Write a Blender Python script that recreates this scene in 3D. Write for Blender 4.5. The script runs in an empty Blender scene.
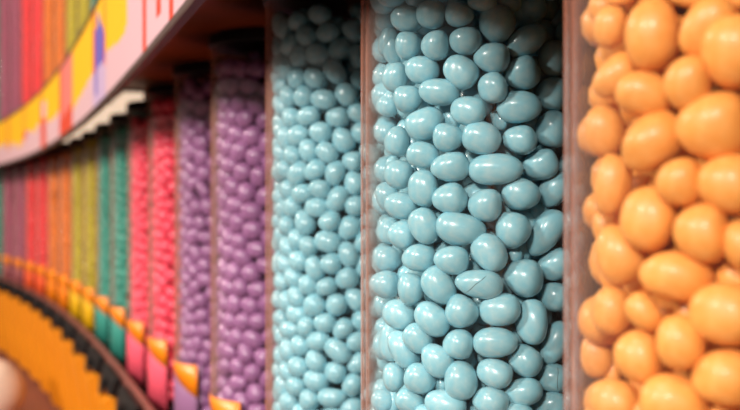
import bpy, math
import numpy as np
from mathutils import Vector, Matrix

scene = bpy.context.scene
COL = scene.collection
rng = np.random.default_rng(7)
F = 1028.0                      # focal length in pixels of the 740 px wide frame (50 mm on 36 mm)
HY = 206.0                      # horizon row

# ------------------------------------------------------------------ helpers
def lin(c):
    return tuple(((v / 255) / 12.92 if v / 255 <= .04045 else ((v / 255 + .055) / 1.055) ** 2.4) for v in c) + (1,)

def mat(name, rgb, rough=.4, spec=.5, coat=0, vary=0.0, mottle=None, bump=0, scale=60, metal=0, emit=0):
    m = bpy.data.materials.new(name); m.use_nodes = True
    nt = m.node_tree; b = nt.nodes['Principled BSDF']
    b.inputs['Base Color'].default_value = lin(rgb)
    b.inputs['Roughness'].default_value = rough
    b.inputs['Specular IOR Level'].default_value = spec
    b.inputs['Metallic'].default_value = metal
    b.inputs['Coat Weight'].default_value = coat
    b.inputs['Coat Roughness'].default_value = .12
    col = None
    if mottle:
        tc = nt.nodes.new('ShaderNodeTexCoord')
        n = nt.nodes.new('ShaderNodeTexNoise'); n.inputs['Scale'].default_value = scale; n.inputs['Detail'].default_value = 4
        nt.links.new(tc.outputs['Object'], n.inputs['Vector'])
        r = nt.nodes.new('ShaderNodeValToRGB')
        r.color_ramp.elements[0].position = .42; r.color_ramp.elements[0].color = (0, 0, 0, 1)
        r.color_ramp.elements[1].position = .75; r.color_ramp.elements[1].color = (1, 1, 1, 1)
        nt.links.new(n.outputs['Fac'], r.inputs['Fac'])
        mx = nt.nodes.new('ShaderNodeMix'); mx.data_type = 'RGBA'
        mx.inputs[6].default_value = lin(rgb); mx.inputs[7].default_value = lin(mottle)
        nt.links.new(r.outputs['Color'], mx.inputs[0]); col = mx.outputs[2]
        nt.links.new(col, b.inputs['Base Color'])
        if bump:
            bp = nt.nodes.new('ShaderNodeBump'); bp.inputs['Strength'].default_value = bump; bp.inputs['Distance'].default_value = .0005
            nt.links.new(n.outputs['Fac'], bp.inputs['Height']); nt.links.new(bp.outputs['Normal'], b.inputs['Normal'])
    if vary:
        oi = nt.nodes.new('ShaderNodeObjectInfo')
        hs = nt.nodes.new('ShaderNodeHueSaturation')
        mr = nt.nodes.new('ShaderNodeMapRange')
        mr.inputs['To Min'].default_value = 1 - vary; mr.inputs['To Max'].default_value = 1 + vary
        nt.links.new(oi.outputs['Random'], mr.inputs['Value']); nt.links.new(mr.outputs['Result'], hs.inputs['Value'])
        if col: nt.links.new(col, hs.inputs['Color'])
        else: hs.inputs['Color'].default_value = lin(rgb)
        nt.links.new(hs.outputs['Color'], b.inputs['Base Color'])
    if emit:
        b.inputs['Emission Color'].default_value = lin(rgb); b.inputs['Emission Strength'].default_value = emit
    return m

def acrylic(name='clear_acrylic', haze=.1, edge=.36):
    m = bpy.data.materials.new(name); m.use_nodes = True
    nt = m.node_tree; nt.nodes.clear()
    out = nt.nodes.new('ShaderNodeOutputMaterial')
    t = nt.nodes.new('ShaderNodeBsdfTransparent'); t.inputs['Color'].default_value = (.985, .985, .98, 1)
    g = nt.nodes.new('ShaderNodeBsdfGlossy'); g.inputs['Roughness'].default_value = .06
    fr = nt.nodes.new('ShaderNodeFresnel'); fr.inputs['IOR'].default_value = 1.49
    mx = nt.nodes.new('ShaderNodeMixShader')
    geo = nt.nodes.new('ShaderNodeNewGeometry')
    # both faces of the thin wall reflect like an air-acrylic interface (no total internal reflection inside a pane drawn without refraction)
    mr = nt.nodes.new('ShaderNodeMapRange'); mr.inputs['To Min'].default_value = 1.49; mr.inputs['To Max'].default_value = 1 / 1.49
    nt.links.new(geo.outputs['Backfacing'], mr.inputs['Value']); nt.links.new(mr.outputs['Result'], fr.inputs['IOR'])
    nt.links.new(fr.outputs[0], mx.inputs[0]); nt.links.new(t.outputs[0], mx.inputs[1]); nt.links.new(g.outputs[0], mx.inputs[2])
    # salmon diffuse colour mixed in towards the limb paints the wall's reflected edge glow
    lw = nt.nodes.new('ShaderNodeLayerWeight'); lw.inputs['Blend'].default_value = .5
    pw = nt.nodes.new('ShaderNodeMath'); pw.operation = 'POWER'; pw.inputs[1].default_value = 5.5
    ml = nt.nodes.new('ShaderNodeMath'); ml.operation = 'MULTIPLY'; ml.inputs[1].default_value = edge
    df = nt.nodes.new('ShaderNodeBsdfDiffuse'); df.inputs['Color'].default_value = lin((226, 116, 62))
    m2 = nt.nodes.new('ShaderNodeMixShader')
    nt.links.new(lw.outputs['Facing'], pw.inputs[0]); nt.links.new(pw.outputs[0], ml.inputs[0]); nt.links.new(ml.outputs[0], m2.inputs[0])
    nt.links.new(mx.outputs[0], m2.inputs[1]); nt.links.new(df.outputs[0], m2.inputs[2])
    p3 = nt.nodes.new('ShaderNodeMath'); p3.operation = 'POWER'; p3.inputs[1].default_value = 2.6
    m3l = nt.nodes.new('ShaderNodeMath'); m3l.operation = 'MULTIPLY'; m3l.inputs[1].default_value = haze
    d3 = nt.nodes.new('ShaderNodeBsdfDiffuse'); d3.inputs['Color'].default_value = lin((236, 214, 206))  # pale pink mixed in towards the limb, painting the haze of room reflections
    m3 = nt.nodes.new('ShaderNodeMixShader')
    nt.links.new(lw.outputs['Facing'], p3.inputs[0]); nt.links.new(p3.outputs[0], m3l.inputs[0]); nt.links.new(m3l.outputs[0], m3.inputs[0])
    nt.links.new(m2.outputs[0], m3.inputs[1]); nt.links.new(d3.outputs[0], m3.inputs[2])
    nt.links.new(m3.outputs[0], out.inputs[0])
    return m

def link_mesh(name, me, m=None, parent=None):
    o = bpy.data.objects.new(name, me); COL.objects.link(o)
    if m is not None and not me.materials: me.materials.append(m)
    if parent: o.parent = parent
    return o

def mesh_from(name, vs, fs, smooth=True):
    me = bpy.data.meshes.new(name); me.from_pydata([tuple(map(float, v)) for v in vs], [], [tuple(int(i) for i in f) for f in fs]); me.update()
    if smooth: me.polygons.foreach_set('use_smooth', [True] * len(me.polygons))
    return me

def tag(o, label=None, cat=None, group=None, kind=None):
    if label: o['label'] = label
    if cat: o['category'] = cat
    if group: o['group'] = group
    if kind: o['kind'] = kind
    return o

# ------------------------------------------------------------------ the curve of the wall
X0, Y0, A0, K1, K2, SP = .107448, .280790, .322241, .0020263, .00062456, .188383
RT = .0517                     # tube radius
WALLT = .0022                  # acrylic thickness
RIN = RT - WALLT
NT = 21
_P = {0: (X0, Y0)}
for i in range(1, NT + 3):
    s = i - .5; a = A0 + K1 * s + K2 * s * s
    _P[i] = (_P[i-1][0] - math.sin(a) * SP, _P[i-1][1] + math.cos(a) * SP)
for i in (-1, -2, -3):
    a = A0
    _P[i] = (_P[i+1][0] + math.sin(a) * SP, _P[i+1][1] - math.cos(a) * SP)
_P[0] = (X0 - .0019, Y0)      # the front tube stands a touch proud of the row
def heading(s):
    s = max(s, 0); return A0 + K1 * s + K2 * s * s
def wall_pt(s, D):             # D metres from the tubes' centre line towards the room
    k = int(math.floor(s)); k = max(-3, min(NT + 1, k)); f = s - k
    x = _P[k][0] * (1 - f) + _P[k+1][0] * f; y = _P[k][1] * (1 - f) + _P[k+1][1] * f
    a = heading(s)
    return Vector((x - math.cos(a) * D, y - math.sin(a) * D, 0))
def project(p):                # pixel of a world point
    return 370 + F * p[0] / p[1], HY - F * p[2] / p[1]

H_TOP, H_BOT = .128, -.230     # lower tubes
U_BOT, U_TOP, U_D = .175, .86, .012

# ------------------------------------------------------------------ materials
COLS = {   # skin colour, mottled colour
    'orange': ((226, 148, 66), (232, 162, 86)),
    'blue': ((132, 190, 204), (162, 198, 204)),
    'purple': ((152, 98, 146), (168, 114, 158)),
    'plum': ((164, 76, 104), (174, 86, 110)),
    'tangerine': ((222, 114, 0), (228, 124, 0)),
    'pink': ((240, 66, 96), (246, 88, 112)),
    'teal': ((34, 142, 124), (50, 158, 138)),
    'green': ((180, 162, 0), (190, 170, 0)),
    'red': ((232, 44, 52), (238, 58, 62)),
}
SKIN = {k: mat(k + '_candy_shell', a, rough=.46 if k == 'orange' else .3, spec=.5, coat=.1 if k == 'orange' else .25, vary=.05, mottle=b, bump=.03, scale=2.2) for k, (a, b) in COLS.items()}
ACR = acrylic(); ACR_FAINT = acrylic('clear_acrylic_faint_rim', .02, .05)  # second one, for the upper tubes, has little of the painted rim glow and haze
M_BLACK = mat('black_plastic', (14, 11, 11), rough=.5, spec=.25)
M_BROWN = mat('dark_brown_board', (58, 32, 22), rough=.55, mottle=(60, 32, 20), scale=8)
M_UNDER = mat('shelf_underside_board', (156, 78, 14), rough=.5, mottle=(120, 58, 10), scale=9)
M_LIP = mat('brown_shelf_lip', (128, 72, 62), rough=.45, mottle=(116, 60, 50), scale=14)
M_ORANGE = mat('orange_plastic', (216, 132, 0), rough=.5, spec=.3, mottle=(206, 122, 0), scale=10)
M_CREAM = mat('cream_enamel', (250, 222, 200), rough=.35)
M_WALL = mat('back_wall_paint', (52, 34, 28), rough=.8, mottle=(44, 28, 22), scale=6)
M_FLOOR = mat('floor_tile', (120, 100, 90), rough=.4, mottle=(108, 90, 80), scale=5)
M_CEIL = mat('ceiling_paint', (150, 130, 115), rough=.9)
M_CRACK = mat('crack_line', (50, 44, 40), rough=.8)
M_LAMP = mat('lamp_diffuser', (255, 226, 196), rough=.5, emit=.8)
M_YEL = mat('print_yellow', (228, 170, 0), spec=.25, rough=.4)
M_PNK = mat('print_pale_pink', (206, 166, 172), rough=.35)
M_RED = mat('print_red', (206, 56, 22), rough=.35)
M_SAL = mat('print_salmon', (218, 112, 100), rough=.35)
M_BLU = mat('print_violet', (96, 84, 168), rough=.35)
M_LIL = mat('print_lilac', (186, 158, 190), rough=.35)
M_FLAG = mat('label_amber', (232, 126, 4), rough=.4)
LABEL_M = {k: mat('label_' + k, c, rough=.4) for k, c in {
    'orange': (232, 130, 30), 'blue': (120, 180, 200), 'purple': (136, 92, 128), 'pink': (228, 84, 104), 'teal': (50, 130, 116), 'green': (212, 160, 16), 'red': (222, 84, 40), 'plum': (150, 80, 80), 'tangerine': (222, 116, 14)}.items()}

# ------------------------------------------------------------------ candy shapes
def ico(sub):
    import bmesh
    bm = bmesh.new(); bmesh.ops.create_icosphere(bm, subdivisions=sub, radius=1.0)
    v = np.array([x.co[:] for x in bm.verts]); f = np.array([[y.index for y in x.verts] for x in bm.faces]); bm.free()
    return v, f
ICO = {1: ico(1), 2: ico(2), 3: ico(3), 4: ico(4)}
def lumpy(v, k):
    """A peanut candy: an ellipsoid slightly egg-shaped, with a soft ridge, different for each variety k."""
    r = np.random.default_rng(100 + k)
    v = v.copy(); out = np.sign(v) * np.abs(v) ** .93; out /= np.linalg.norm(out, axis=1).mean()
    egg = r.uniform(-.13, .13)
    out[:, 1:] *= (1 + egg * v[:, :1]); 
    for _ in range(3):
        d = r.normal(size=3); d /= np.linalg.norm(d); w = r.uniform(1.2, 2.4); ph = r.uniform(0, 6)
        out *= (1 + .022 * np.sin(w * (v @ d) * 2 + ph))[:, None]
    d = r.normal(size=3); d /= np.linalg.norm(d)
    t = v @ d; out -= np.clip(t - .72, 0, 1)[:, None] * d * .22        # one slightly flattened side
    out /= np.abs(out).max(axis=0)
    return out
NSHAPE = 7
SHAPE = {(sub, k): lumpy(ICO[sub][0], k) for sub in ICO for k in range(NSHAPE)}
_me = {}
def candy_mesh(colour, sub, k):
    key = (colour, sub, k)
    if key not in _me:
        me = mesh_from(colour + '_candy', SHAPE[(sub, k)], ICO[sub][1]); me.materials.append(SKIN[colour]); _me[key] = me
    return _me[key]

# ------------------------------------------------------------------ packing on the tube wall
def ell_r(dx, dy, a, b, ph):
    t = np.arctan2(dy, dx) - ph
    return a * b / np.sqrt((b * np.cos(t)) ** 2 + (a * np.sin(t)) ** 2)
def pack(rw, height, seed, k=1.0, target=.93, steps=90):
    """Ellipses packed on an unrolled cylinder of radius rw, periodic both ways: columns u, v, a, b, angle."""
    r = np.random.default_rng(seed); L = 2 * math.pi * rw
    n = int(L * height / (math.pi * .0076 * .00635 * k * k) * target)
    a = r.normal(.0076, .0005, n) * k; b = r.normal(.00635, .0003, n) * k; a = np.maximum(a, b * 1.03)
    big = r.random(n) < .08; a[big] *= 1.15
    ph = r.normal(.0, .75, n)
    u = r.uniform(0, L, n); v = r.uniform(0, height, n)
    for st in range(steps):
        dx = u[None] - u[:, None]; dx -= L * np.round(dx / L)
        dy = v[None] - v[:, None]; dy -= height * np.round(dy / height)
        d = np.sqrt(dx * dx + dy * dy) + 1e-9
        near = d < .02; np.fill_diagonal(near, False)
        i, j = np.nonzero(near)
        ddx, ddy, dd = dx[i, j], dy[i, j], d[i, j]
        R = (ell_r(ddx, ddy, a[i], b[i], ph[i]) + ell_r(-ddx, -ddy, a[j], b[j], ph[j]))
        ov = np.clip(R - dd, 0, None)
        fx = np.bincount(i, -ov * ddx / dd, n); fy = np.bincount(i, -ov * ddy / dd, n)
        u = (u + .38 * fx) % L; v = (v + .38 * fy) % height
    return np.stack([u / rw, v, a, b, ph], 1)

TEMPL = [pack(RIN - .006, .38, 11), pack(RIN - .006, .38, 12)]
TEMPL_B = [pack(RIN - .006, .38, 14, 1.16, .98), pack(RIN - .006, .38, 15, 1.16, .98)]
INNER = pack(RIN - .0175, .38, 13, target=.8, steps=50)

def extent(e1, e2, e3, a, b, c, n):
    return 1.13 * math.sqrt((a * e1.dot(n)) ** 2 + (b * e2.dot(n)) ** 2 + (c * e3.dot(n)) ** 2) + .0001

def tube_candies(cx, cy, zb, zt, templ, rot, rin, back=False, seed=0):
    """World centres and axes of the candies that lie against the wall of one tube."""
    r = np.random.default_rng(seed)
    out = []
    n = int(math.ceil((zt - zb) / .38))
    for q in range(n + 1):
        for th, v, a, b, ph in templ:
            z = zb + .006 + q * .38 + v
            if z > zt: continue
            th2 = th + rot
            nrm = Vector((math.cos(th2), math.sin(th2), 0)); tan = Vector((-math.sin(th2), math.cos(th2), 0))
            c = b * .96
            rj = abs(r.normal(0, .0007))
            e1 = tan * math.cos(ph) + Vector((0, 0, 1)) * math.sin(ph)
            e1 = (e1 + nrm * r.normal(0, .12)).normalized()
            e2 = nrm.cross(e1).normalized(); e3 = e1.cross(e2)
            rad = rin - extent(e1, e2, e3, a, b, c, nrm) - rj
            out.append((Vector((cx, cy, 0)) + nrm * rad + Vector((0, 0, z)), e1, e2, e3, a, b, c, int(r.integers(NSHAPE))))
    return out

# measured candies of the two front tubes: centre x, y, width, height (px of the crop), tilt, layer
S1, S2 = 3.725, 4.1
def conv(ox, oy, s, rows): return [(ox + r[0] / s, oy + r[1] / s, r[2] / s, r[3] / s, r[4], r[5] if len(r) > 5 else 0) for r in rows]
BLUE1 = (conv(360, 0, S1, [
 (82,78,90,80,0,.5),(160,68,128,100,5),(258,52,112,108,0),(368,55,110,92,10),(105,155,78,112,20,.6),(52,190,74,112,-15,.8),
 (175,170,104,108,0),(278,167,108,115,0),(392,150,122,108,-5),(225,258,130,110,5),(372,265,142,118,35),(130,288,97,115,0,.3),
 (65,298,90,130,0,.8),(290,340,155,105,3),(172,368,112,105,-10),(48,372,70,90,0,.8),(90,395,88,85,0,.5)])
 + conv(450, 0, S1, [
 (177,88,138,150,0),(158,213,138,115,8),(295,150,162,108,-35),(275,270,135,128,-10),(158,327,112,118,-15),(264,398,168,123,-5),
 (395,215,120,140,0),(390,350,135,130,0),(120,5,110,70,0),(300,30,120,100,0,1),(390,80,110,100,0,1),(210,10,110,80,0,1)])
 + conv(360, 100, S1, [
 (235,88,150,122,-30),(325,140,118,108,5),(400,40,137,112,5),(228,205,125,100,5),(335,248,150,112,-3),(135,155,95,115,0,.4),
 (68,165,76,96,0,.9),(135,275,112,112,10),(58,245,64,76,0,.9),(228,328,115,140,0),(333,368,135,120,-8),(65,360,92,112,-20,.5),(138,392,135,105,8)])
 + conv(450, 100, S1, [
 (118,142,148,125,10),(265,148,132,110,3),(172,258,204,120,-3),(348,240,140,115,-12),(268,350,148,125,15),(385,110,125,145,0),
 (185,80,60,70,0,1),(400,335,148,112,-55)])
 + conv(360, 200, S1, [
 (235,97,140,116,62),(372,108,192,125,8),(148,130,112,110,5),(68,115,92,106,0,.5),(210,217,132,108,0),(340,223,135,110,8),
 (78,220,116,104,0,.4),(130,205,60,70,0,1),(185,332,105,125,0),(290,320,158,118,52),(90,315,115,105,0,.2),(20,310,60,84,0,.9)])
 + conv(450, 200, S1, [
 (132,18,130,125,5),(238,112,135,140,0),(372,122,200,112,-55),(148,197,152,124,48),(110,312,184,110,8),(280,290,152,142,10),
 (405,240,140,118,-35),(398,360,120,112,0),(330,60,90,100,0,1),(240,205,60,60,0,1)])
 + conv(360, 300, S1, [
 (130,55,136,115,15),(265,70,150,118,38),(210,145,122,106,40),(378,45,128,125,20),(363,167,118,115,0),(285,225,138,112,50),
 (148,182,160,104,58),(65,155,90,155,0,.6),(218,295,122,116,15),(375,303,126,150,0),(120,290,88,106,0),(58,280,70,102,0,.8),
 (178,380,116,92,15),(312,390,162,110,10),(82,375,92,88,0,.3),(306,312,60,70,0,1),(20,380,60,90,0,.9)])
 + conv(450, 300, S1, [
 (185,38,160,122,-12),(306,82,125,172,0),(170,160,168,115,-3),(285,225,135,118,30),(165,273,140,108,15),(275,345,152,110,-15),
 (150,380,140,115,15),(400,160,172,100,-68),(390,293,128,110,0),(388,395,130,105,0),(255,430,130,90,0)]))
ORANGE0 = (conv(560, 0, S2, [
 (370,140,300,228,88),(205,108,140,180,10,.3),(120,35,116,130,0,.5),(135,190,130,192,0,.8),(205,310,222,160,-45),(325,385,240,185,10),
 (518,340,192,232,0),(600,115,280,195,-58,.3),(708,205,262,315,0),(625,515,300,285,0),(92,355,70,150,0,.9),(540,-15,170,90,0,.4),(735,-10,120,110,0,.8),(250,-12,110,80,0,.8),(420,-40,150,90,0,.8)])
 + conv(560, 100, S2, [(180,130,165,215,0,.15),(360,175,292,222,-38),(200,350,158,258,10),(120,300,100,185,0,.8),(485,335,192,202,0),(690,345,262,252,0),(345,485,235,270,15)])
 + conv(560, 200, S2, [(580,135,230,252,0),(765,185,190,205,0),(225,225,258,200,70),(132,110,110,142,0,.6),(118,300,92,172,0,.8),(456,315,300,210,8),(710,320,150,150,0,1)])
 + conv(560, 310, S2, [(190,5,168,212,0),(333,12,180,130,45),(668,15,292,262,0),(490,135,196,226,0),(310,192,202,228,0),(140,185,136,190,0,.3),
 (183,375,215,185,10),(455,385,275,240,0),(670,282,266,240,0),(88,255,70,165,0,.9),(665,440,170,120,0,1),(330,420,120,100,0,1)]))

def measured(rows, i):
    cx, cy = _P[i]; out = []
    r = np.random.default_rng(50 + i)
    for n, (px, py, w, h, ang, lay) in enumerate(rows):
        d = Vector(((px - 370) / F, 1, -(py - HY) / F))
        c = min(w, h) / 2 / F * (math.hypot(cx, cy) - RIN) * 1.03 * .98
        R = RIN - c - lay * .010
        dh = Vector((d.x, d.y)); cc = Vector((cx, cy))
        A = dh.dot(dh); B = -2 * dh.dot(cc); C = cc.dot(cc) - R * R
        disc = B * B - 4 * A * C
        t = (-B - math.sqrt(disc)) / (2 * A) if disc > 0 else -B / (2 * A)
        p = d * t
        if disc <= 0:                                             # beyond the limb: bring it inside the tube
            q = Vector((p.x - cx, p.y - cy)); q = q.normalized() * R; p = Vector((cx + q.x, cy + q.y, p.z))
        view = d.normalized(); right = Vector((0, 1, 0)).cross(Vector((0, 0, 1))); right = view.cross(Vector((0, 0, 1))).normalized(); up = right.cross(view)
        an = math.radians(ang)
        a_, b_ = w / 2 / F * p.y * 1.012, h / 2 / F * p.y * 1.012
        e1 = right * math.cos(an) - up * math.sin(an)
        e2 = view.cross(e1).normalized() * -1; e3 = e1.cross(e2)
        c_ = min(a_, b_) * .95
        q = Vector((p.x - cx, p.y - cy, 0)); nn = q.normalized(); over = q.length + extent(e1, e2, e3, a_, b_, c_, nn) - RIN
        if over > 0: p = p - nn * over
        out.append((p, e1, e2, e3, a_, b_, c_, int(r.integers(NSHAPE)), n))
    return out

def basis(c):
    p, e1, e2, e3, a, b, cc = c[:7]
    M = Matrix((( e1.x * a, e2.x * b, e3.x * cc, p.x), (e1.y * a, e2.y * b, e3.y * cc, p.y), (e1.z * a, e2.z * b, e3.z * cc, p.z), (0, 0, 0, 1)))
    return M

COLOUR = ['orange', 'blue', 'blue', 'purple', 'purple', 'pink', 'pink', 'teal', 'teal', 'green', 'green', 'tangerine', 'tangerine', 'red', 'red', 'plum', 'plum', 'teal', 'teal', 'green', 'green']
WHERE = ['front orange tube', 'sharp blue tube', 'blurred blue tube', 'purple tube by the blue one', 'narrower purple tube by the pink', 'pink tube by the purple',
         'pink tube by the teal', 'teal tube by the pink', 'teal tube by the green', 'green tube by the teal', 'green tube by the far orange',
         'far orange tube by the green', 'far orange tube by the red', 'far red tube by the orange', 'far red tube by the plum',
         'distant plum tube by the red', 'distant plum tube by the teal', 'distant teal tube by the plum', 'last distant teal tube', 'tube', 'tube']
def left_edge(x, y, R=RT):
    d = math.hypot(x, y); return 370 + F * math.tan(math.atan2(x, y) - math.asin(min(.95, R / d)))
def right_edge(x, y, R=RT):
    d = math.hypot(x, y); return 370 + F * math.tan(math.atan2(x, y) + math.asin(min(.95, R / d)))

pool = {}      # colour -> list of (visible, size, tube, tier, candy, layer)
NL = 19
for tier in (0, 1):
    for i in range(-1, NL):
        col = COLOUR[i] if i >= 0 else 'orange'
        if tier == 1 and i < 6: continue
        if tier == 0: cx, cy = _P[i]; zb, zt = H_BOT + .007, H_TOP - .014
        else: q = wall_pt(i, U_D); cx, cy = q.x, q.y; zb, zt = U_BOT + .007, U_TOP - .01
        cs = []
        mes = []
        if tier == 0 and i == 0: mes = measured(ORANGE0, 0)
        if tier == 0 and i == 1: mes = measured(BLUE1, 1)
        raw = tube_candies(cx, cy, zb, zt, (TEMPL if i < 3 else TEMPL_B)[i % 2], 1.7 * i + tier, RIN, seed=200 + i + 40 * tier)
        view_ang = math.atan2(-cy, -cx)
        room_ang = math.atan2(-math.sin(heading(i)), -math.cos(heading(i)))
        nxt = left_edge(*( _P[i-1] if tier == 0 else wall_pt(i-1, U_D)[:2])) if i > 0 else 2000
        keep = []
        for c in raw:
            p = c[0]; ang = math.atan2(p.y - cy, p.x - cx)
            dv = abs((ang - view_ang + math.pi) % (2 * math.pi) - math.pi); dr = abs((ang - room_ang + math.pi) % (2 * math.pi) - math.pi)
            if i >= 4 and min(dv, dr) > 1.75: continue
            if mes:
                x, y = project(p)
                # keep clear of the measured candies
                if dv < 1.6:
                    bad = False
                    for m in mes:
                        if (m[0] - p).length < .0098: bad = True; break
                    if bad: continue
                    if -6 < y < 416 and dv < 1.25 and (x < 568 or i == 0) and x < 760: continue
            keep.append((c, dv))
        for c in mes: keep.append((c, 0))
        for c, dv in keep:
            p = c[0]; x, y = project(p)
            r = F * c[4] / p.y
            vis = (p.y > .05 and dv < 1.45 and x < nxt - r * .1 and -r * .6 < x < 740 + r * .6 and -r * .6 < y < 410 + r * .6)
            if len(c) > 8 and c[8] is not None: vis = True
            if tier == 1 and vis:    # above the printed fascia only
                fy = 206 - (206 - 120) * (1 + .0)
                vis = y < 125 - 1.02 * x
            pool.setdefault(col, []).append([vis, r, i, tier, c])

def add_candy(col, it, sub):
    i, tier, c = it[2], it[3], it[4]
    o = bpy.data.objects.new(col + '_candy', candy_mesh(col, sub, c[7])); COL.objects.link(o)
    o.matrix_world = basis(c)
    return o

def zone(p, i):
    x, y = project(p)
    v = ['top', 'upper', 'middle', 'lower', 'bottom'][min(4, max(0, int(y / 82)))]
    return v
ADJ = {'plum': 'dark plum', 'tangerine': 'deep orange', 'orange': 'warm orange', 'blue': 'pale blue', 'purple': 'mauve purple', 'pink': 'bright pink', 'teal': 'teal green', 'green': 'yellow green', 'red': 'bright red'}
def shape_word(c):
    q = max(c[4], c[5]) / min(c[4], c[5])
    return 'elongated' if q > 1.42 else 'oval' if q > 1.18 else 'rounded'

for col, items in pool.items():
    vis = sorted([t for t in items if t[0]], key=lambda t: -t[1])[:300]
    chosen = set(id(t) for t in vis)
    seen_lab = {}
    for t in vis:
        i, tier, c = t[2], t[3], t[4]
        o = add_candy(col, t, 4 if i <= 1 and tier == 0 else 3 if i <= 4 and tier == 0 else 2)
        x, y = project(c[0])
        edge = ''
        if tier == 0 and i in (0, 1, 2, 3):
            lo, hi = (570, 740) if i == 0 else (363, 568) if i == 1 else (263, 360) if i == 2 else (208, 262)
            f = (x - lo) / (hi - lo)
            if i < 2: edge = ['against the far rim', 'a little inside the far rim', 'in the middle', 'near side of middle', 'at the near side'][min(4, max(0, int(f * 5)))]
            else: edge = ['against the far rim', 'in the middle', 'at the near side'][min(2, max(0, int(f * 3)))]
        row = ['at the very top', 'near the top', 'in the upper part', 'just above mid height', 'at mid height', 'just below mid height', 'in the lower part', 'near the bottom', 'at the very bottom'][min(8, max(0, int(y / 45.6)))]
        if tier == 0 and i < 4:
            lab = f'{shape_word(c)} {ADJ[col]} candy {row}, {edge} of {WHERE[i]}'
        elif tier == 0:
            lab = f'small {ADJ[col]} candy {row} of {WHERE[i]}'
        else:
            lab = f'tiny blurred {ADJ[col]} candy in the upper tier above the printed band'
        grp = f'{col} candies in the {WHERE[i]}' if tier == 0 else f'{col} candies in the upper tier'
        tag(o, ' '.join(lab.split()[:16]), 'candy', grp)
    # everything further back or out of sight, one loose fill per colour
    V, Fc, nv = [], [], 0
    rest = [t for t in items if id(t) not in chosen]
    for t in rest:
        i, tier, c = t[2], t[3], t[4]
        sub = 2 if (i <= 3 and tier == 0) else 1
        M = np.array(basis(c)); v = SHAPE[(sub, c[7])] @ M[:3, :3].T + M[:3, 3]
        V.append(v); Fc.append(ICO[sub][1] + nv); nv += len(v)
    for i in range(-1, 13):
        if (COLOUR[i] if i >= 0 else 'orange') != col: continue
        cx, cy = _P[i]
        for c in tube_candies(cx, cy, H_BOT + .007, H_TOP - .014, INNER, i, RIN - .0115, seed=400 + i):
            if i >= 3:
                ang = math.atan2(c[0].y - cy, c[0].x - cx); va = math.atan2(-cy, -cx)
                if abs((ang - va + math.pi) % (2 * math.pi) - math.pi) > 1.9: continue
            sub = 2 if i <= 2 else 1
            M = np.array(basis(c)); v = SHAPE[(sub, c[7])] @ M[:3, :3].T + M[:3, 3]
            V.append(v); Fc.append(ICO[sub][1] + nv); nv += len(v)
    V = np.concatenate(V); Fc = np.concatenate(Fc)
    me = bpy.data.meshes.new(col + '_candy_fill')
    me.vertices.add(len(V)); me.vertices.foreach_set('co', V.astype(np.float32).ravel())
    me.loops.add(len(Fc) * 3); me.loops.foreach_set('vertex_index', Fc.astype(np.int32).ravel())
    me.polygons.add(len(Fc)); me.polygons.foreach_set('loop_start', np.arange(0, len(Fc) * 3, 3, dtype=np.int32))
    me.polygons.foreach_set('use_smooth', np.ones(len(Fc), dtype=bool)); me.update(calc_edges=True)
    # the mottling of the loose fill is scaled to metres, not to one candy
    fm = SKIN[col].copy(); fm.name = col + '_candy_shell_fill'
    for n in fm.node_tree.nodes:
        if n.type == 'TEX_NOISE': n.inputs['Scale'].default_value = 300
    me.materials.append(fm)
    o = link_mesh(col + '_candy_fill', me)
    tag(o, f'loose mass of {ADJ[col]} candies packed behind and above the countable ones', 'candy', kind='stuff')

# hairline cracks in the shells of two candies of the sharp blue tube
bpy.context.view_layer.update()
def crack(px0, py0, px1, py1, name_words):
    best, hit = 1e9, None
    cands = [o for o in bpy.data.objects if o.name.startswith('blue_candy') and o.type == 'MESH' and o.get('kind') is None]
    mx, my = (px0 + px1) / 2, (py0 + py1) / 2
    for o in cands:
        p = o.matrix_world.translation; x, y = project(p)
        q = (x - mx) ** 2 + (y - my) ** 2
        if q < best and p.y < .5: best, hit = q, o
    inv = hit.matrix_world.inverted(); pts = []
    for k in range(13):
        t = k / 12; x = px0 + (px1 - px0) * t + .5 * math.sin(t * 7); y = py0 + (py1 - py0) * t + .4 * math.sin(t * 11)
        d = Vector(((x - 370) / F, 1, -(y - HY) / F)).normalized(); o0 = inv @ Vector((0, 0, 0)); dd = (inv.to_3x3() @ d).normalized()
        ok, loc, nrm, _ = hit.ray_cast(o0, dd)
        if ok: pts.append(hit.matrix_world @ loc)
    if len(pts) < 3: return
    vs, fs = [], []
    for k, p in enumerate(pts):
        tg = (pts[min(k + 1, len(pts) - 1)] - pts[max(k - 1, 0)]).normalized(); v = p.normalized(); sd = tg.cross(v).normalized(); r = .00011 * (1 if 0 < k < len(pts) - 1 else .3)
        for j in range(5):
            a = 2 * math.pi * j / 5; vs.append(p + sd * math.cos(a) * r + v * math.sin(a) * r)
    for k in range(len(pts) - 1):
        for j in range(5): fs.append((k * 5 + j, k * 5 + (j + 1) % 5, k * 5 + 5 + (j + 1) % 5, k * 5 + 5 + j))
    c = link_mesh('crack', mesh_from('crack', vs, fs), M_CRACK, hit); c.matrix_parent_inverse = inv
    c['label'] = 'thin dark crack in the shell'; hit['label'] = name_words
crack(465.6, 292.6, 486.2, 276.5, 'elongated pale blue candy with a slanting hairline crack, in the sharp blue tube')
crack(557.6, 366, 557.9, 392, 'pale blue candy with an upright hairline crack beside the orange tube')
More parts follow.
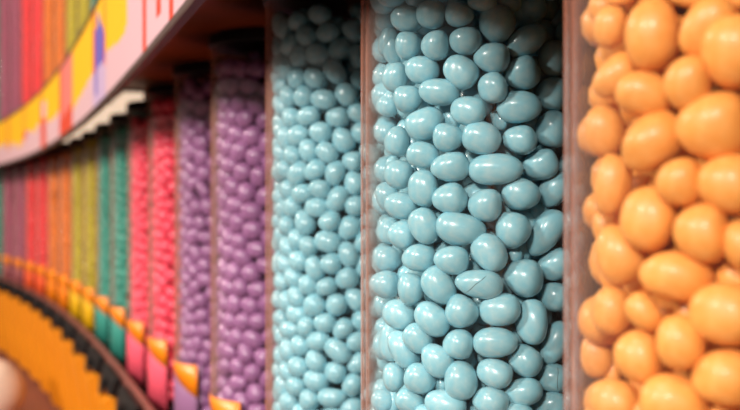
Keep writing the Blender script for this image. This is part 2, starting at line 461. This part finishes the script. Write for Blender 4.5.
# ------------------------------------------------------------------ tubes
def ring(r0, r1, z0, z1, seg=72, r0b=None):
    """solid ring with rounded arrises: outer r1, inner r0"""
    b = min(.0008, (r1 - r0) / 3, (z1 - z0) / 3)
    prof = [(r0, z0 + b), (r0 + b, z0), (r1 - b, z0), (r1, z0 + b), (r1, z1 - b), (r1 - b, z1), (r0 + b, z1), (r0, z1 - b)]
    vs = [(r * math.cos(2 * math.pi * k / seg), r * math.sin(2 * math.pi * k / seg), z) for k in range(seg) for r, z in prof]
    n = len(prof)
    fs = [((k * n + j), (k * n + (j + 1) % n), (((k + 1) % seg) * n + (j + 1) % n), (((k + 1) % seg) * n + j)) for k in range(seg) for j in range(n)]
    return vs, fs
def lathe(prof, seg=48):
    vs = [(r * math.cos(2 * math.pi * k / seg), r * math.sin(2 * math.pi * k / seg), z) for k in range(seg) for r, z in prof]; n = len(prof)
    fs = [(k * n + j, ((k + 1) % seg) * n + j, ((k + 1) % seg) * n + j + 1, k * n + j + 1) for k in range(seg) for j in range(n - 1)]
    fs.append(tuple(k * n for k in range(seg))[::-1]); fs.append(tuple(k * n + n - 1 for k in range(seg)))
    return vs, fs
def sharp(me, deg=35):
    me.polygons.foreach_set('use_smooth', [True] * len(me.polygons))
    try: me.set_sharp_from_angle(angle=math.radians(deg))
    except Exception: pass
    return me
CYL = {}
def cyl_mesh(zb, zt):
    k = (zb, zt)
    if k not in CYL:
        m = mesh_from('acrylic_cylinder', *ring(RIN, RT, zb, zt, 96)); m.materials.append(ACR if zt == H_TOP else ACR_FAINT); CYL[k] = sharp(m, 30)
    return CYL[k]
cap_me = sharp(mesh_from('cap', *lathe([(RT + .0012, H_TOP - .004), (RT + .0016, H_TOP - .0035), (RT + .0016, H_TOP + .004), (RT - .001, H_TOP + .0062), (.02, H_TOP + .007), (.001, H_TOP + .007)], 64))); cap_me.materials.append(M_BLACK)
base_me = sharp(mesh_from('base_collar', *lathe([(.03, H_BOT - .012), (RT - .004, H_BOT - .012), (RT + .0015, H_BOT - .008), (RT + .0015, H_BOT + .0025), (RT - .0005, H_BOT + .0035), (.001, H_BOT + .0035)], 64))); base_me.materials.append(M_BLACK)
ubase_me = sharp(mesh_from('base_collar', *lathe([(.03, U_BOT - .010), (RT + .0015, U_BOT - .008), (RT + .0015, U_BOT + .002), (.001, U_BOT + .0025)], 48))); ubase_me.materials.append(M_BLACK)

LAB_T, LAB_B, LAB_HALF = -.1465, -.2262, math.radians(45)
def patch(th0, th1, zf0, zf1, r, n=16, thick=.0004):
    """a thin sheet bent round the tube; bottom zf0(t), top zf1(t)"""
    vs, fs = [], []
    for k in range(n + 1):
        t = k / n; th = th0 + (th1 - th0) * t
        for rr in (r, r + thick):
            for z in (zf0(t), zf1(t)): vs.append((rr * math.cos(th), rr * math.sin(th), z))
    for k in range(n):
        a, b = k * 4, k * 4 + 4
        fs += [(a + 2, b + 2, b + 3, a + 3), (a + 1, b + 1, b, a), (a, b, b + 2, a + 2), (a + 3, b + 3, b + 1, a + 1)]
    fs += [(0, 2, 3, 1), (n * 4 + 1, n * 4 + 3, n * 4 + 2, n * 4)]
    return vs, fs
LM = {}
def label_meshes(col):
    if col in LM: return LM[col]
    me = mesh_from('label', *patch(-LAB_HALF, LAB_HALF, lambda t: LAB_B, lambda t: LAB_T, RT + .0001)); me.materials.append(LABEL_M[col])
    # the amber corner: as seen from the room it fills the upper near corner, cut by a diagonal
    tri = mesh_from('amber_corner', *patch(-LAB_HALF, LAB_HALF, lambda t: LAB_T - .0008 - .030 * max(0, (t - .25) / .75), lambda t: LAB_T - .0004, RT + .00055)); tri.materials.append(M_FLAG)
    LM[col] = (me, tri); return LM[col]

TUBE_LAB = ['clear round tube of large orange candies, cut off by the picture edge', 'clear round tube of pale blue candies in sharp focus beside the orange one',
  'clear round tube of pale blue candies, blurred, between the sharp blue and the purple tube', 'clear round tube of purple candies beside the blurred blue tube', 'clear round tube of purple candies beside the pink tubes',
  'clear round tube of pink candies beside the purple tubes', 'clear round tube of pink candies beside the teal tubes', 'clear round tube of teal candies beside the pink tubes', 'clear round tube of teal candies beside the green tubes',
  'clear round tube of yellow green candies beside the teal tubes', 'clear round tube of yellow green candies beside the far orange tubes', 'far clear tube of orange candies beside the green tubes', 'far clear tube of orange candies beside the red tubes',
  'far clear tube of red candies beside the orange tubes', 'far clear tube of red candies beside the dark purple tubes', 'distant clear tube of dark purple candies beside the red tubes', 'distant clear tube of dark purple candies beside the teal tube',
  'distant clear tube of teal candies beside the dark purple tubes', 'distant clear tube of teal candies at the very end of the row']
for i in range(-1, NL):
    if i < 0: pass
    col = COLOUR[i] if i >= 0 else 'orange'
    t = bpy.data.objects.new('candy_tube', None); COL.objects.link(t); t.empty_display_size = .02
    t.location = (_P[i][0], _P[i][1], 0)
    t.rotation_euler = (0, 0, math.atan2(-math.sin(heading(i)), -math.cos(heading(i))))
    tag(t, TUBE_LAB[i] if i >= 0 else 'clear round tube of orange candies just outside the picture beyond the large orange one', 'dispenser tube', 'candy tubes in the lower row')
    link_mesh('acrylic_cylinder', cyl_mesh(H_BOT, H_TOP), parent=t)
    link_mesh('cap', cap_me, parent=t); link_mesh('base_collar', base_me, parent=t)
    a, b = label_meshes(col)
    la = link_mesh('label', a, parent=t); link_mesh('amber_corner', b, parent=la)
for i in range(6, NL):
    q = wall_pt(i, U_D); t = bpy.data.objects.new('upper_candy_tube', None); COL.objects.link(t); t.empty_display_size = .02
    t.location = (q.x, q.y, 0); t.rotation_euler = (0, 0, 0)
    col = COLOUR[i]
    tag(t, f'upper tube above the {WHERE[i]}', 'dispenser tube', 'candy tubes in the upper tier')
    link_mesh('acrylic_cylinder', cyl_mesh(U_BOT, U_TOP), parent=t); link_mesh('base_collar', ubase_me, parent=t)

# ------------------------------------------------------------------ sweeps along the wall
def sweep(name, prof, s0, s1, m, n=None, closed=True, parent=None, smooth=False):
    """prof: list of (D, z); swept along the wall curve from s0 to s1"""
    n = n or int((s1 - s0) * 4)
    vs, fs = [], []
    P = len(prof)
    for k in range(n + 1):
        s = s0 + (s1 - s0) * k / n
        for D, z in prof:
            q = wall_pt(s, D); vs.append((q.x, q.y, z))
    for k in range(n):
        for j in range(P if closed else P - 1):
            a = k * P + j; b = k * P + (j + 1) % P; fs.append((a, b, b + P, a + P))
    if closed: fs.append(tuple(range(P))[::-1]); fs.append(tuple(n * P + j for j in range(P)))
    me = mesh_from(name, vs, fs, smooth=False); sharp(me, 30)
    return link_mesh(name, me, m, parent)

S_A, S_B = -1.6, 20.5
FD = .105; FB, FT = .108, .222
# fascia with printed colour fields: the fields are laid out along the band
def field(s, t):
    """which ink at s (position along the band, in tube spacings) and t (0 bottom, 1 top)"""
    Y, P, R, S, B, L = 0, 1, 2, 3, 4, 5
    if min(abs(s - q) for q in (13.4, 11.72, 9.9, 14.9, 16.6)) < .07 and t > .25: return R
    if s > 13.4: return Y if t > .42 + .05 * math.sin(s * 9) else P
    if s > 11.8: return Y if t > .30 + .08 * math.sin(s * 5) else P
    if s > 11.45: return P if t < .35 else (R if t < .5 else Y)
    if s > 9.95: return Y if t > .42 + .05 * math.cos(s * 5) else P
    if s > 9.4: return R if t < .5 else (P if t < .8 else Y)
    if s > 8.05: return Y if t > .36 + .1 * (s - 8.7) ** 2 else P
    if s > 6.85:
        if t < .22 + .1 * (8.05 - s): return R
        return R if s > 7.85 else S
    if s > 5.25: return Y if t > .22 + .1 * (6.85 - s) else P
    if s > 5.12: return R if t > .35 else L
    if s > 4.98: return B if t < .8 and t > .12 else (L if t <= .12 else Y)
    if s > 4.55:
        w = (4.98 - s) / .43
        return B if (.34 < t < .97 - .35 * w) else (L if t <= .34 else Y)
    if s > 4.46: return R if t > .3 else L
    if s > 3.4: return Y if t > .27 + .13 * (s - 3.4) + .35 * max(0, 3.65 - s) else P
    if s > 2.85: return P
    if s > 2.72: return R
    if s > 2.42: return P
    if s > 2.3: return R if t > .1 else P
    if s > 2.12: return S if t > .3 else P
    if s > 2.0: return R
    # the band out of view carries the same colours on
    ph = (s + 3) * 1.3 % 3
    return Y if ph < 1.2 and t > .4 else (R if 1.2 <= ph < 1.5 else P)
nS, nT = 900, 28
vs, fs, mi = [], [], []
for k in range(nS + 1):
    s = S_A + (S_B - S_A) * k / nS
    for j in range(nT + 1):
        t = j / nT; q = wall_pt(s, FD + .003); vs.append((q.x, q.y, FB + .004 + (FT - FB - .006) * t))
for k in range(nS):
    for j in range(nT):
        a = k * (nT + 1) + j; fs.append((a, a + 1, a + nT + 2, a + nT + 1)); mi.append(field(S_A + (S_B - S_A) * (k + .5) / nS, (j + .5) / nT))
fascia = bpy.data.objects.new('printed_fascia', None); COL.objects.link(fascia)
tag(fascia, 'curved printed band of yellow, pale pink, red and violet between the two tiers of tubes', 'sign band')
me = mesh_from('printed_sheet', vs, fs)
for m in (M_YEL, M_PNK, M_RED, M_SAL, M_BLU, M_LIL): me.materials.append(m)
me.polygons.foreach_set('material_index', mi)
link_mesh('printed_sheet', me, parent=fascia)
sweep('fascia_board', [(FD - .0012, FB), (FD + .0028, FB), (FD + .0028, FT), (FD - .0012, FT)], S_A, S_B, M_BROWN, 160, parent=fascia)
sweep('top_trim', [(FD - .0016, FT + .0001), (FD + .0045, FT + .0001), (FD + .0045, FT + .003), (FD - .0016, FT + .003)], S_A, S_B, M_BROWN, 160, parent=fascia)
sweep('edge_trim', [(FD - .0016, FB - .003), (FD + .004, FB - .003), (FD + .0045, FB - .001), (FD + .004, FB + .0015), (FD + .0031, FB + .0015), (FD + .0031, FB - .0001), (FD - .0016, FB - .0001)], S_A, S_B, M_BROWN, 160, parent=fascia)

# shelf over the lower tubes, carrying the upper tier
sh = sweep('upper_shelf', [(-.075, .1605), (FD - .0017, .1605), (FD - .0017, .1685), (-.075, .1685)], S_A, S_B, M_UNDER, 160)
tag(sh, 'brown shelf board running over the lower tubes behind the printed band', 'shelf')
# under-shelf lamps
for (s0, s1) in [(6.4, 7.2), (7.35, 8.45), (8.6, 11.4)]:
    l = bpy.data.objects.new('shelf_lamp', None); COL.objects.link(l); q = wall_pt((s0 + s1) / 2, .033); l.location = (q.x, q.y, .1602)
    tag(l, {6.4: 'short pinkish lit lamp under the shelf above the pink tubes', 7.35: 'cream lit lamp under the shelf above the teal tubes', 8.6: 'longest cream lit lamp under the shelf above the green tubes'}[s0], 'lamp', 'lamps under the shelf')
    h = sweep('lamp_housing', [(.018, .1565), (.048, .1565), (.048, .1602), (.018, .1602)], s0, s1, M_BROWN, 12); d = sweep('lamp_diffuser', [(.020, .1450), (.023, .1420), (.043, .1420), (.046, .1450), (.046, .1563), (.020, .1563)], s0 + .03, s1 - .03, M_LAMP, 12)
    for o in (h, d):
        o.parent = l; o.matrix_parent_inverse = Matrix.Translation(-Vector((q.x, q.y, .1602)))

# lower shelf lip, black nozzles, orange chutes
lip = sweep('lower_shelf', [(-.075, -.256), (.062, -.256), (.066, -.252), (.066, -.210), (.0645, -.2075), (.060, -.2075), (.058, -.210), (.058, -.2425), (-.075, -.2425)], S_A, S_B, M_LIP, 160)
tag(lip, 'curved brown shelf edge that the lower row of tubes stands on', 'shelf')
def box_vs(x0, x1, y0, y1, z0, z1): return [(x, y, z) for x in (x0, x1) for y in (y0, y1) for z in (z0, z1)]
def hexa(corners_bottom, corners_top):
    vs = list(corners_bottom) + list(corners_top)
    return vs, [(0, 3, 2, 1), (4, 5, 6, 7), (0, 1, 5, 4), (1, 2, 6, 5), (2, 3, 7, 6), (3, 0, 4, 7)]
def multi(parts):
    V, Fs = [], []
    for v, f in parts:
        n = len(V); V += list(v); Fs += [tuple(i + n for i in q) for q in f]
    return V, Fs
def bevel(o, w, seg=2):
    m = o.modifiers.new('bevel', 'BEVEL'); m.width = w; m.segments = seg; m.limit_method = 'ANGLE'; return o
# local frame of a dispenser: x towards the room, y along the wall
nozzle = multi([hexa([(.0690, -.066, -.233), (.082, -.060, -.2355), (.082, .060, -.2355), (.0690, .066, -.233)], [(.0690, -.078, -.2095), (.076, -.074, -.2105), (.076, .074, -.2105), (.0690, .078, -.2095)])])
lever = multi([hexa([(.0828, -.012, -.238), (.088, -.012, -.240), (.088, .012, -.240), (.0828, .012, -.238)], [(.0805, -.012, -.222), (.086, -.012, -.221), (.086, .012, -.221), (.0805, .012, -.222)])])
noz_me = mesh_from('spout_body', *nozzle, smooth=False); noz_me.materials.append(M_BLACK)
lev_me = mesh_from('lever', *lever, smooth=False); lev_me.materials.append(M_BLACK)
CH_T, CH_B = -.2375, -.428
def chute_mesh():
    w, xt, xb = .054, .0785, .052
    return mesh_from('front_panel', *hexa([(xb - .008, -w, CH_B), (xb, -w, CH_B), (xb, w, CH_B), (xb - .008, w, CH_B)], [(xt - .008, -w, CH_T), (xt, -w, CH_T), (xt, w, CH_T), (xt - .008, w, CH_T)]), smooth=False)
def body_mesh():
    w, xt, xb = .0535, .0674, .0438
    z = CH_T - .021
    return mesh_from('chute_body', *hexa([(.0, -w, CH_B + .004), (xb, -w, CH_B + .004), (xb, w, CH_B + .004), (.0, w, CH_B + .004)], [(-.02, -w, z), (xt - .002, -w, z), (xt - .002, w, z), (-.02, w, z)]), smooth=False)
def rib_mesh():
    xt, xb = .0787, .0522
    return mesh_from('rib', *hexa([(xb, -.010, CH_B + .004), (xb + .010, -.006, CH_B + .004), (xb + .010, .006, CH_B + .004), (xb, .010, CH_B + .004)],
                                  [(xt, -.010, CH_T - .002), (xt + .010, -.006, CH_T - .010), (xt + .010, .006, CH_T - .010), (xt, .010, CH_T - .002)]), smooth=False)
bd_me = body_mesh(); bd_me.materials.append(mat('amber_brown_plastic', (150, 68, 6), rough=.5))
ch_me = chute_mesh(); ch_me.materials.append(M_ORANGE); rb_me = rib_mesh(); rb_me.materials.append(M_ORANGE)
for i in range(-1, NL + 1):
    rz = math.atan2(-math.sin(heading(i)), -math.cos(heading(i)))
    w = WHERE[i] if 0 <= i < NL else 'last tube'
    if i < NL:
        e = bpy.data.objects.new('dispenser_spout', None); COL.objects.link(e); e.location = (*_P[i], 0); e.rotation_euler.z = rz; e.empty_display_size = .02
        tag(e, f'black dispenser spout under the {w}', 'spout', 'black spouts under the lower tubes')
        bevel(link_mesh('spout_body', noz_me, parent=e), .003); bevel(link_mesh('lever', lev_me, parent=e), .001)
    c = bpy.data.objects.new('orange_chute', None); COL.objects.link(c); c.location = (*_P[i], 0); c.rotation_euler.z = rz; c.empty_display_size = .02
    tag(c, f'ribbed orange chute front below the {w}', 'chute', 'orange chutes below the spouts')
    bevel(link_mesh('front_panel', ch_me, parent=c), .003); bevel(link_mesh('chute_body', bd_me, parent=c), .003)
    for y in (-.026, .026):
        r = link_mesh('rib', rb_me, parent=c); r.location = (0, y, 0)
# counter ledge and cabinet below
led = sweep('counter_ledge', [(-.075, -.455), (.40, -.455), (.405, -.451), (.405, -.439), (.40, -.435), (-.075, -.435)], S_A, S_B, M_LIP, 160)
tag(led, 'flat brown counter ledge below the ribbed orange chutes', 'counter')
cab = sweep('counter_cabinet', [(-.075, -1.25), (.36, -1.25), (.36, -.4552), (-.075, -.4552)], S_A, S_B, M_BROWN, 160)
tag(cab, 'dark brown curved cabinet under the counter ledge', 'cabinet')
# cream domed lid on the ledge
prof = [(.001, 0)] 
dome = bpy.data.objects.new('domed_canister', None); COL.objects.link(dome)
dq = Vector(((-17 - 370) / F * 2.0, 2.0, -.4348)); dome.location = dq
tag(dome, 'cream domed canister with an orange foot on the counter ledge', 'canister')
v, f = lathe([(.045, .026), (.062, .030), (.073, .045), (.078, .065), (.076, .088), (.066, .110), (.048, .127), (.024, .137), (.001, .139)], 48)
link_mesh('dome', sharp(mesh_from('dome', v, f)), M_CREAM, dome)
v, f = lathe([(.058, 0.0005), (.062, .004), (.060, .022), (.046, .0258), (.001, .0258)], 48)
link_mesh('foot', sharp(mesh_from('foot', v, f)), M_ORANGE, dome)

# ------------------------------------------------------------------ setting
w = sweep('wall_back', [(-.13, -1.25), (-.0755, -1.25), (-.0755, 1.6), (-.13, 1.6)], S_A, S_B, M_WALL, 120); tag(w, kind='structure')
fl = mesh_from('floor', *hexa([(-4, -3, -1.3), (1.2, -3, -1.3), (1.2, 4.6, -1.3), (-4, 4.6, -1.3)], [(-4, -3, -1.25), (1.2, -3, -1.25), (1.2, 4.6, -1.25), (-4, 4.6, -1.25)]), smooth=False)
tag(link_mesh('floor', fl, M_FLOOR), kind='structure')

# ------------------------------------------------------------------ light
def area(name, loc, target, size, power, rgb):
    l = bpy.data.lights.new(name, 'AREA'); l.shape = 'RECTANGLE'; l.size, l.size_y = size; l.energy = power; l.color = rgb
    o = bpy.data.objects.new(name, l); COL.objects.link(o); o.location = loc
    o.rotation_euler = (Vector(target) - Vector(loc)).to_track_quat('-Z', 'Y').to_euler()
    return o
area('unseen_light', (-1.6, -.9, .84), (-.1, 1.0, 0), (.25, .25), 44, (1, .92, .84))
area('unseen_light', (-.45, -.98, .58), (.1, .4, 0), (.2, .2), 22, (1, .93, .86))  # added lamp behind the camera, brightens the candies that face it
area('unseen_light', (-2.5, 1.3, 1.25), (-.6, 2.0, .3), (.3, .3), 68, (1, .88, .76))
area('ceiling_panel', (-.8, -.5, 2.0), (-.3, .8, 0), (.4, .4), 34, (1, .93, .86))
wd = bpy.data.worlds.new('world'); scene.world = wd; wd.use_nodes = True
bg = wd.node_tree.nodes['Background']; bg.inputs[0].default_value = (1, .80, .68, 1); bg.inputs[1].default_value = .17

# ------------------------------------------------------------------ camera
cam = bpy.data.cameras.new('camera'); co = bpy.data.objects.new('camera', cam); COL.objects.link(co)
cam.lens = 50; cam.sensor_width = 36; cam.clip_start = .01; cam.clip_end = 50
co.location = (0, 0, 0); co.rotation_euler = (math.radians(90), 0, 0)
cam.shift_y = (HY - 205) / 740
cam.dof.use_dof = True; cam.dof.focus_distance = .412; cam.dof.aperture_fstop = 11
scene.camera = co
scene.view_settings.view_transform = 'Standard'; scene.view_settings.look = 'None'; scene.view_settings.gamma = 1; scene.view_settings.use_curve_mapping = False
scene.view_settings.exposure = 0.08
scene.cycles.transparent_max_bounces = 32
scene.cycles.max_bounces = 8
scene.cycles.caustics_reflective = False; scene.cycles.caustics_refractive = False
